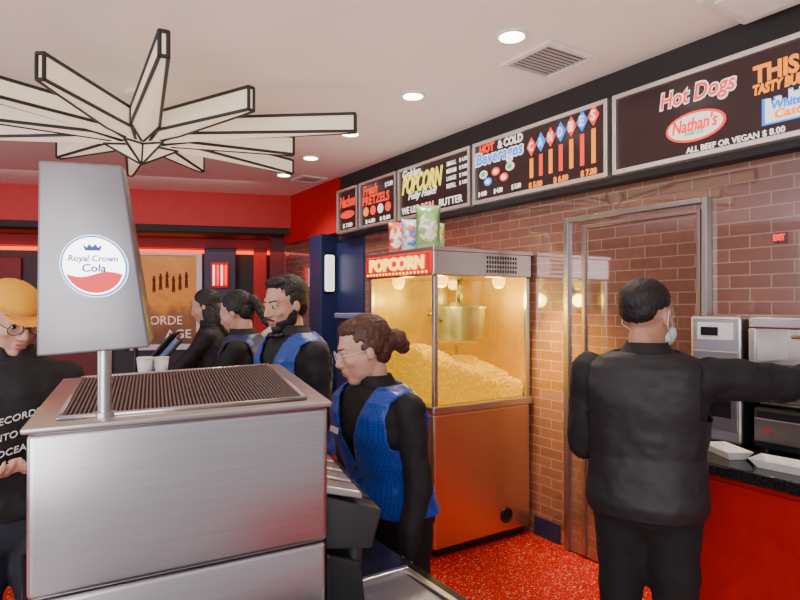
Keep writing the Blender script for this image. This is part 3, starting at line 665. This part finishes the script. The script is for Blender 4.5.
def remesh(o,vox,smooth=3,disp=None,strength=.01,fac=.6):
    m=o.modifiers.new('remesh','REMESH'); m.mode='VOXEL'; m.voxel_size=vox; m.use_smooth_shade=True
    m=o.modifiers.new('smooth','SMOOTH'); m.factor=fac; m.iterations=smooth
    if disp:
        m=o.modifiers.new('disp','DISPLACE'); m.texture=disp; m.strength=strength; m.mid_level=.5; m.texture_coords='LOCAL'
def skinm(n,c):
    m=mat(n,c,.5,var=.06,vscale=30,bump=.05,bscale=200); return m
EYEW=mat('eye_white',(.5,.46,.44),.25); EYED=mat('eye_dark',(.03,.015,.01),.15); LIP=mat('lip',(.42,.14,.12),.45)
def hand(b,w,d,n,side,s,curl):
    d=d.normalized(); n=(n-d*n.dot(d)).normalized(); sv=n.cross(d)*side
    offs=(-.031,-.0105,.0105,.031); lens=(.78,.95,1.0,.9)
    for o_,l in zip(offs,lens):
        k=w+(d*.088*(.93+.07*l)+sv*o_)*s
        b.cap(w+(d*.008+sv*o_*.45)*s,k,.015*s,.0125*s,10,1)
        p=k; a=curl*.5
        for L,r0,r1 in((.040,.0095,.0088),(.026,.0088,.008),(.021,.008,.0068)):
            v=(d*math.cos(a)+n*math.sin(a)+sv*o_*2.2).normalized(); q=p+v*L*l*s; b.cap(p,q,r0*s,r1*s,10,1); p=q; a+=curl*.6
    tb=w+(d*.02+sv*.022)*s; t1=tb+(d*.028+sv*.030+n*.008)*s; t2=t1+(d*.030+sv*.012+n*.012)*s; t3=t2+(d*.025-sv*.0+n*.010)*s
    b.cap(tb,t1,.016*s,.0125*s,10,1); b.cap(t1,t2,.0125*s,.010*s,10,1); b.cap(t2,t3,.010*s,.0085*s,10,1)
def person(label,l,d,th,H,skin,shirt,trouser,hairm,style,arms,lean=0,hyaw=0,hpitch=0,wf=1.0,vest=None,vneck=True,vox=.008,beard=False,glasses=False,cap=None,mask=False,hood=False,badge=False,bow=False,shoes=None,hs=1.06,sf=1.0,hem=.90):
    s=H/1.735; th=rad(th); base=C(l,d,0); fw=C(math.sin(th),math.cos(th)); rt=C(math.cos(th),-math.sin(th))
    MW=Matrix(((rt.x,fw.x,0,base.x),(rt.y,fw.y,0,base.y),(0,0,1,0),(0,0,0,1)))
    t=thing('person',base,label,'person')
    k=math.tan(rad(lean))
    def LN(p):
        q=Vector(p)
        if q.z>.9: q.y+=k*(q.z-.9)
        return q
    def T(p): return MW@(LN(p)*s)
    def TN(p): return MW@(Vector(p)*s)
    R3=MW.to_3x3()
    hc=LN((0,.015,1.595)); HM=MW@Matrix.Translation(hc*s)@Matrix.Rotation(rad(hyaw),4,'Z')@Matrix.Rotation(rad(hpitch),4,'X')@Matrix.Scale(s*hs,4)
    hk=s*hs
    def HP(p): return HM@Vector(p)
    b=B()
    loft(b,.80,1.49,-.004,wf,T)
    b.cap(T((0,-.012,1.42)),HP((0,-.02,-.07)),.056*s,.05*s)
    def he(c,r): b.ell(c,r,M=HM)
    he((0,-.012,.032),(.073,.092,.086)); he((0,.018,-.02),(.062,.072,.082)); he((0,.022,-.062),(.053,.056,.045)); he((0,.055,-.092),(.028,.03,.022))
    he((0,.066,.028),(.05,.022,.018))
    for sg in(1,-1):
        he((sg*.038,.06,-.024),(.02,.02,.018)); he((sg*.074,-.006,-.008),(.008,.016,.027)); he((sg*.0115,.095,-.031),(.0085,.0105,.008))
        he((sg*.032,.074,.014),(.017,.013,.006)); he((sg*.032,.0735,-.006),(.015,.012,.0055))
    b.cap(HP((0,.082,.014)),HP((0,.103,-.026)),.0085*hk,.0115*hk)
    he((0,.084,-.055),(.023,.013,.006)); he((0,.082,-.068),(.02,.013,.008))
    S={}
    for sg,(ud,fd,pn,curl) in zip((-1,1),arms):
        sh=LN((sg*.172*wf,-.01,1.375)); ud=Vector(ud).normalized(); fd=Vector(fd).normalized()
        el=sh+ud*.285; wr=el+fd*.25
        S[sg]=(sh,el,wr,fd)
        b.cap(TN(sh),TN(el),.050*s*wf,.040*s); b.cap(TN(el),TN(wr),.040*s,.027*s)
        hand(b,TN(wr+fd*.005),R3@fd,R3@Vector(pn),sg*1.0,s,rad(curl))
    for sg in(-1,1):
        b.cap(TN((sg*.085,0,.90)),TN((sg*.095,.012,.49)),.085*s*wf,.056*s); b.cap(TN((sg*.095,.012,.49)),TN((sg*.1,-.02,.09)),.054*s,.037*s)
        b.cap(TN((sg*.1,-.03,.05)),TN((sg*.115,.12,.035)),.035*s,.028*s)
    o=b.done('body',skin,t,True); remesh(o,vox,2,fac=.5)
    for sg in(1,-1):
        q=B(); q.ell((sg*.032,.0745,.004),(.0125,.0125,.0085),M=HM); q.mi=1; q.ell((sg*.032,.0805,.004),(.0078,.0075,.0078),M=HM,sub=2); q.done('eye',[EYEW,EYED],t,True)
        q=B(); q.cap(HP((sg*.015,.088,.026)),HP((sg*.048,.074,.030)),.003*hk,.0025*hk,8,1); q.done('eyebrow',hairm if not cap else BLACKM,t,True)
    q=B(); q.ell((0,.0905,-.0555),(.021,.0085,.004),M=HM); q.ell((0,.0885,-.0665),(.018,.0085,.0055),M=HM); q.done('lips',LIP,t,True)
    if beard:
        q=B(); q.ell((0,.054,-.092),(.032,.033,.0245),M=HM); q.ell((0,.020,-.067),(.0570,.0600,.0455),M=HM)
        for sg in(1,-1): q.ell((sg*.049,.010,-.046),(.0135,.032,.036),M=HM); q.ell((sg*.064,-.002,-.02),(.006,.010,.028),M=HM)
        q.cap(HP((-.022,.085,-.055)),HP((0,.094,-.046)),.0045*hk); q.cap(HP((.022,.085,-.055)),HP((0,.094,-.046)),.0045*hk)
        o=q.done('beard',hairm,t,True); remesh(o,.004,1,TEXH,.003)
    q=B()
    if style=='crop':
        q.ell((0,-.022,.046),(.0765,.090,.077),M=HM); q.ell((0,-.05,.015),(.066,.050,.052),M=HM)
    elif style!='cap':
        q.ell((0,-.024,.044),(.079,.092,.083),M=HM); q.ell((0,-.054,-.005),(.066,.050,.066),M=HM)
        for sg in(1,-1): q.ell((sg*.064,-.022,.02),(.016,.042,.04),M=HM)
    else:
        q.ell((0,-.05,-.01),(.07,.058,.06),M=HM)
        for sg in(1,-1): q.ell((sg*.066,-.012,.0),(.014,.04,.03),M=HM)
    if style=='short': q.ell((0,.028,.098),(.055,.043,.026),M=HM)
    if style=='bun':
        q.ell((0,-.128,.0),(.042,.038,.04),M=HM); q.ell((.01,-.145,-.03),(.032,.028,.03),M=HM); q.ell((0,-.09,.01),(.05,.045,.045),M=HM)
        q.ell((0,.02,.085),(.062,.05,.035),M=HM)
    if style=='long':
        q.ell((0,-.07,-.09),(.075,.05,.11),M=HM); q.ell((.06,-.02,-.08),(.026,.045,.1),M=HM); q.ell((-.06,-.02,-.08),(.026,.045,.1),M=HM); q.ell((0,-.085,-.19),(.065,.035,.09),M=HM)
    if style=='pony':
        q.ell((0,-.12,.03),(.03,.03,.03),M=HM); q.cap(HP((0,-.13,.02)),HP((0,-.14,-.12)),.03*hk,.015*hk)
    o=q.done('hair',hairm,t,True); remesh(o,.005,1,TEXH,.004 if style=='crop' else .010)
    if cap:
        q=B(); q.ell((0,-.012,.045),(.079,.096,.072),M=HM)
        vs=[v for v in q.bm.verts if (HM.inverted()@v.co).z<.036]; bmesh.ops.delete(q.bm,geom=vs,context='VERTS')
        o=q.done('cap_crown',cap,t,True); m=o.modifiers.new('s','SOLIDIFY'); m.thickness=.004; m.offset=1
        q=B(); n=14; up_=[];dn=[]
        for i in range(n+1):
            a=math.pi*i/n; x=.060*math.cos(a)
            yy=.060+.090*math.sin(a)**.7
            up_.append(HP((x,yy,.046-.008*math.sin(a)-2.0*x*x)))
            dn.append(HP((x,yy,.042-.008*math.sin(a)-2.0*x*x)))
        q.hexa(dn,up_); q.done('cap_brim',cap,t)
        q=B(); q.ell((0,-.012,.118),(.008,.008,.005),M=HM); q.done('cap_button',cap,t,True)
    if glasses:
        q=B(); RX=Matrix.Rotation(rad(90),4,'X')
        MMg=HM.to_3x3().to_4x4()@RX
        for sg in(1,-1):
            q.torus(HP((sg*.033,.098,.002)),.022,.0016,MMg,24,6,1.08,.88)
            q.cyl(HP((sg*.057,.097,.006)),HP((sg*.080,-.005,.006)),.0016*s,None,6)
        q.cyl(HP((-.01,.099,.005)),HP((.01,.099,.005)),.0018*s,None,6); gl=q.done('glasses',mat('glasses_frame',(.75,.68,.66) if glasses=='clear' else (.03,.02,.02),.2),t,True)
        for sg in(1,-1):
            q=B(); q.ell((sg*.033,.098,.002),(.022,.001,.018),M=HM); q.done('lens',LENS,gl,True)
    if mask:
        q=B(); q.ell((0,.052,-.052),(.06,.064,.052),M=HM); o=q.done('face_mask',mat('mask_cloth',(.75,.8,.85),.8),t,True)
        for sg in(1,-1):
            q=B(); q.cyl(HP((sg*.058,.05,-.03)),HP((sg*.084,-.012,.018)),.0016,None,6); q.cyl(HP((sg*.058,.05,-.07)),HP((sg*.084,-.016,-.03)),.0016,None,6); q.cyl(HP((sg*.084,-.012,.018)),HP((sg*.084,-.016,-.03)),.0016,None,6)
            q.done('mask_strap',WHITE,o)
    q=B(); loft(q,.90,1.472,.012,wf,T)
    for sg in(-1,1):
        sh,el,wr,fd=S[sg]
        q.cap(TN(sh),TN(el),.059*s*wf*sf,.049*s*wf*sf); q.cap(TN(el),TN(wr-fd*.01),.049*s*wf*sf,.036*s*sf)
        q.ell(TN(sh),.061*s*wf*(sf*.5+.5))
    if hood:
        q.ell(T((0,-.06,1.46)),(.10*s,.075*s,.05*s))
    o=q.done('shirt' if not hood else 'hooded_sweatshirt',shirt,t,True); remesh(o,.009,4,TEXW,.026)
    q=B(); loft(q,1.45,1.497,.013,1.0,T,nz=8,ns=48,caps=False,keep=lambda x,y,z:not(y>0 and abs(x)<(z-1.45)*.45+.004))
    o=q.done('collar',shirt,t,True); m=o.modifiers.new('s','SOLIDIFY'); m.thickness=.006; m.offset=1
    if bow:
        q=B()
        for sg in(-1,1): q.ell(T((sg*.028,.082,1.452)),(.026*s,.02*s,.015*s))
        q.ell(T((0,.086,1.452)),.009*s); o=q.done('bow_tie',BLACK,t,True); remesh(o,.004,1)
    if vest:
        def keep(x,y,z):
            ax=abs(x)/wf
            if vneck and y>0 and z>1.16 and ax<(z-1.16)*.30+.003: return False
            if z>1.458 or ax>.158+max(0,(1.24-z))*2: return False
            if y>0 and z<hem+.06 and ax<(hem+.06-z)*.6: return False
            return True
        q=B(); loft(q,hem,1.47,.025,wf,T,nz=110,ns=150,caps=False,keep=keep,df=1.02)
        o=q.done('vest',vest,t,True); m=o.modifiers.new('s','SOLIDIFY'); m.thickness=.006; m.offset=1
        m=o.modifiers.new('disp','DISPLACE'); m.texture=TEXW; m.strength=.015; m.mid_level=.5
        if vneck:
            for z in(.99,1.04,1.09,1.14):
                w_,d_,yo=ring_at(z); q=B(); q.ell(T((0,yo+d_*wf*1.02+.034,z)),(.007,.007,.007),sub=2); q.done('button',BLACK,o,True)
        if badge:
            w_,d_,yo=ring_at(1.27); c=T((-.085*badge,yo+d_*wf*.93+.038,1.28)); q=B(); q.box(-.034,.034,-.002,.002,-.011,.011,.002,M=Matrix.Translation(c)@R3.to_4x4()@Matrix.Rotation(rad(12*badge),4,'Z')@Matrix.Rotation(rad(8),4,'X')); q.done('name_badge',mat('badge_white',(.85,.85,.87),.3),o)
    q=B(); loft(q,.80,1.0,.010,wf*.97,T)
    for sg in(-1,1):
        q.cap(TN((sg*.085,0,.90)),TN((sg*.097,.012,.49)),.094*s*wf,.073*s); q.cap(TN((sg*.097,.012,.49)),TN((sg*.1,-.015,.10)),.073*s,.058*s)
    o=q.done('trousers',trouser,t,True); remesh(o,.014,3,TEXW,.018)
    for sg in(-1,1):
        q=B(); q.cap(TN((sg*.1,-.035,.048)),TN((sg*.118,.13,.040)),.046*s,.040*s); q.ell(TN((sg*.1,-.02,.08)),.05*s)
        o=q.done('shoe',shoes or BLACK,t,True); remesh(o,.008,2)
    return t,T,HP,S
BK_SHIRT=mat('black_cotton',(.010,.009,.011),.75,bump=.1,bscale=300); BK_TR=mat('black_trouser_cloth',(.008,.008,.009),.85)
CHV=vest_mat('charcoal_vest',(.017,.016,.019),(.013,.012,.014),160,.6,.0)
BLV=vest_mat('blue_patterned_vest',(.012,.072,.46),(.006,.035,.26),95,.26,.1); BLV2=vest_mat('blue_plain_vest',(.016,.075,.38),(.011,.05,.27),110,.28,.1)
NVV=vest_mat('navy_vest',(.02,.035,.12),(.015,.025,.08),110,.4,.0)
SK1=skinm('skin_light',(.70,.38,.27)); SK2=skinm('skin_olive',(.62,.34,.24)); SK3=skinm('skin_tan',(.50,.25,.165))
HB=mat('hair_black',(.012,.009,.009),.55,bump=.6,bscale=150,stretch=(1,1,.2)); HBR=mat('hair_brown',(.085,.030,.017),.5,bump=.6,bscale=150,stretch=(1,1,.2)); HBL=mat('hair_ash',(.10,.065,.05),.6,bump=.5,bscale=150)
person('person in black shirt and charcoal waistcoat reaching toward the warmer',.89,2.17,30,1.69,SK3,BK_SHIRT,BK_TR,HB,'crop',
   (((-.12,.10,-.98),(.25,.9,-.35),(.9,0,.2),25),((.86,.50,-.07),(.55,.80,.10),(0,0,-1),20)),lean=2,hyaw=-28,hpitch=-6,wf=1.17,vest=CHV,vneck=False,vox=.007,mask=True,hs=1.16,sf=1.14,hem=.88)
person('person with brown hair bun, clear glasses and blue waistcoat looking down',-.02,2.22,-132,1.56,SK1,BK_SHIRT,BK_TR,HBR,'bun',
   (((-.16,-.0,-.97),(-.02,.25,-.95),(1,0,0),20),((.12,-.08,-.97),(.02,.25,-.95),(-1,0,0),20)),lean=12,hyaw=-26,hpitch=-16,wf=1.09,vest=BLV,vox=.006,glasses='clear',badge=-1,hs=1.10,hem=.95)
person('person with short dark hair and beard in blue waistcoat',-.47,2.85,-134,1.735,SK2,BK_SHIRT,BK_TR,HB,'short',
   (((-.15,.0,-.95),(.0,.35,-.9),(1,0,0),20),((.15,.1,-.97),(.0,.3,-.9),(-1,0,0),20)),lean=6,hyaw=2,hpitch=-12,wf=1.03,vest=BLV2,vox=.006,beard=True,hs=1.08,badge=-1,bow=True)
person('person with dark tied hair and navy waistcoat working at a register',-.86,3.55,-88,1.68,SK2,BK_SHIRT,BK_TR,HB,'pony',
   (((-.1,.55,-.8),(.15,.95,-.12),(0,0,-1),20),((.1,.6,-.75),(-.15,.95,-.1),(0,0,-1),20)),lean=8,hyaw=-5,hpitch=-22,vox=.009,vest=NVV)
person('person with ash hair and pale fluffy jacket standing behind the staff',-.80,4.05,-70,1.73,SK1,mat('pale_fleece',(.55,.5,.46),.9,bump=.6,bscale=60),BK_TR,HBL,'long',
   (((-.1,.1,-1),(0,.3,-.95),(1,0,0),20),((.1,.1,-1),(0,.3,-.95),(-1,0,0),20)),vox=.01)
person('person with dark hair in black shirt reaching over the counter',-1.33,4.45,-95,1.71,SK2,BK_SHIRT,BK_TR,HB,'long',
   (((-.1,.6,-.7),(.1,.95,-.2),(0,0,-1),20),((.1,.6,-.7),(-.1,.95,-.2),(0,0,-1),20)),lean=8,hpitch=-18,vox=.01)
ORC=mat('orange_cap_cloth',(1.0,.46,.02),.7)
t,T,HP,S=person('person in orange cap, glasses and black hooded sweatshirt with white print',-1.34,2.06,144,1.69,SK1,BK_SHIRT,mat('dark_denim',(.02,.025,.04),.8),HBR,'cap',
   (((-.12,.12,-.95),(.45,.82,.10),(0,0,1),35),((.12,.12,-.95),(-.45,.85,.10),(0,0,1),35)),lean=6,hyaw=24,hpitch=-24,wf=1.02,vox=.006,glasses='dark',cap=ORC,hood=True,hs=1.06)
rt=(T((.5,0,1.2))-T((0,0,1.2))).normalized()
INKW=mat('print_white',(.8,.78,.75),.7)
upt=(Vector((0,0,1))+rt*.25).normalized(); xdt=(-rt+Vector((0,0,1))*.25).normalized()
for s_,z,w in(('RECORDS',1.27,.14),('INTO THE',1.215,.14),('OCEAN',1.16,.11),('UNION',1.105,.11)):
    w_,d_,yo=ring_at(z); text(s_,T((-.01,yo+d_*1.02+.038,z)),w,.020,xdt,upt,INKW,t,.004,.3,.0)
# ---------------------------------------------------------------- lights & world
def area(name,loc,target,size,e,col,sy=None):
    L=bpy.data.lights.new(name,'AREA'); L.energy=e; L.color=col; L.size=size
    if sy: L.shape='RECTANGLE'; L.size_y=sy
    o=bpy.data.objects.new(name,L); o.location=loc; o.rotation_euler=(Vector(target)-Vector(loc)).to_track_quat('-Z','Y').to_euler(); COL.objects.link(o)
area('storefront_daylight',(-2.2,-1.4,1.9),(1.5,2.8,1.4),3.2,140,(.99,.95,.95),2.2)
area('storefront_sky',(-4.8,3.5,1.8),(1.0,3.8,1.6),2.5,105,(.82,.86,1),2.0)
area('ceiling_wash_warm',(1.3,2.4,2.25),(1.3,2.4,3),3.2,30,(1,.83,.72),5.0)
area('ceiling_wash_cool',(-2.2,4.0,2.25),(-2.2,4.0,3),3.0,22,(.88,.80,.96),5.0)
area('red_cove',BK(1.2,.8,2.3),BK(1.2,.9,0),4.5,14,(1,.15,.1),.5)
area('back_fill',BK(1.0,-.9,2.85),BK(1.0,.3,1.8),3.5,9,(1,.8,.7),.6)
w=bpy.data.worlds.new('world'); bpy.context.scene.world=w; w.use_nodes=True
nt=w.node_tree; bg=nt.nodes['Background']; bg.inputs['Strength'].default_value=.82
tc=nt.nodes.new('ShaderNodeTexCoord'); sp=nt.nodes.new('ShaderNodeSeparateXYZ'); r=nt.nodes.new('ShaderNodeValToRGB')
nt.links.new(tc.outputs['Generated'],sp.inputs[0]); nt.links.new(sp.outputs['Z'],r.inputs['Fac'])
r.color_ramp.elements[0].position=.0; r.color_ramp.elements[0].color=(.52,.48,.50,1); r.color_ramp.elements[1].position=.5; r.color_ramp.elements[1].color=(.80,.76,.85,1)
nt.links.new(r.outputs[0],bg.inputs[0])
# ---------------------------------------------------------------- camera
cam=bpy.data.cameras.new('camera'); cam.sensor_width=36; cam.lens=27; cam.clip_start=.05
co=bpy.data.objects.new('camera',cam); co.location=(0,0,1.6); co.rotation_euler=(rad(90.29),0,-YAW); COL.objects.link(co)
bpy.context.scene.camera=co
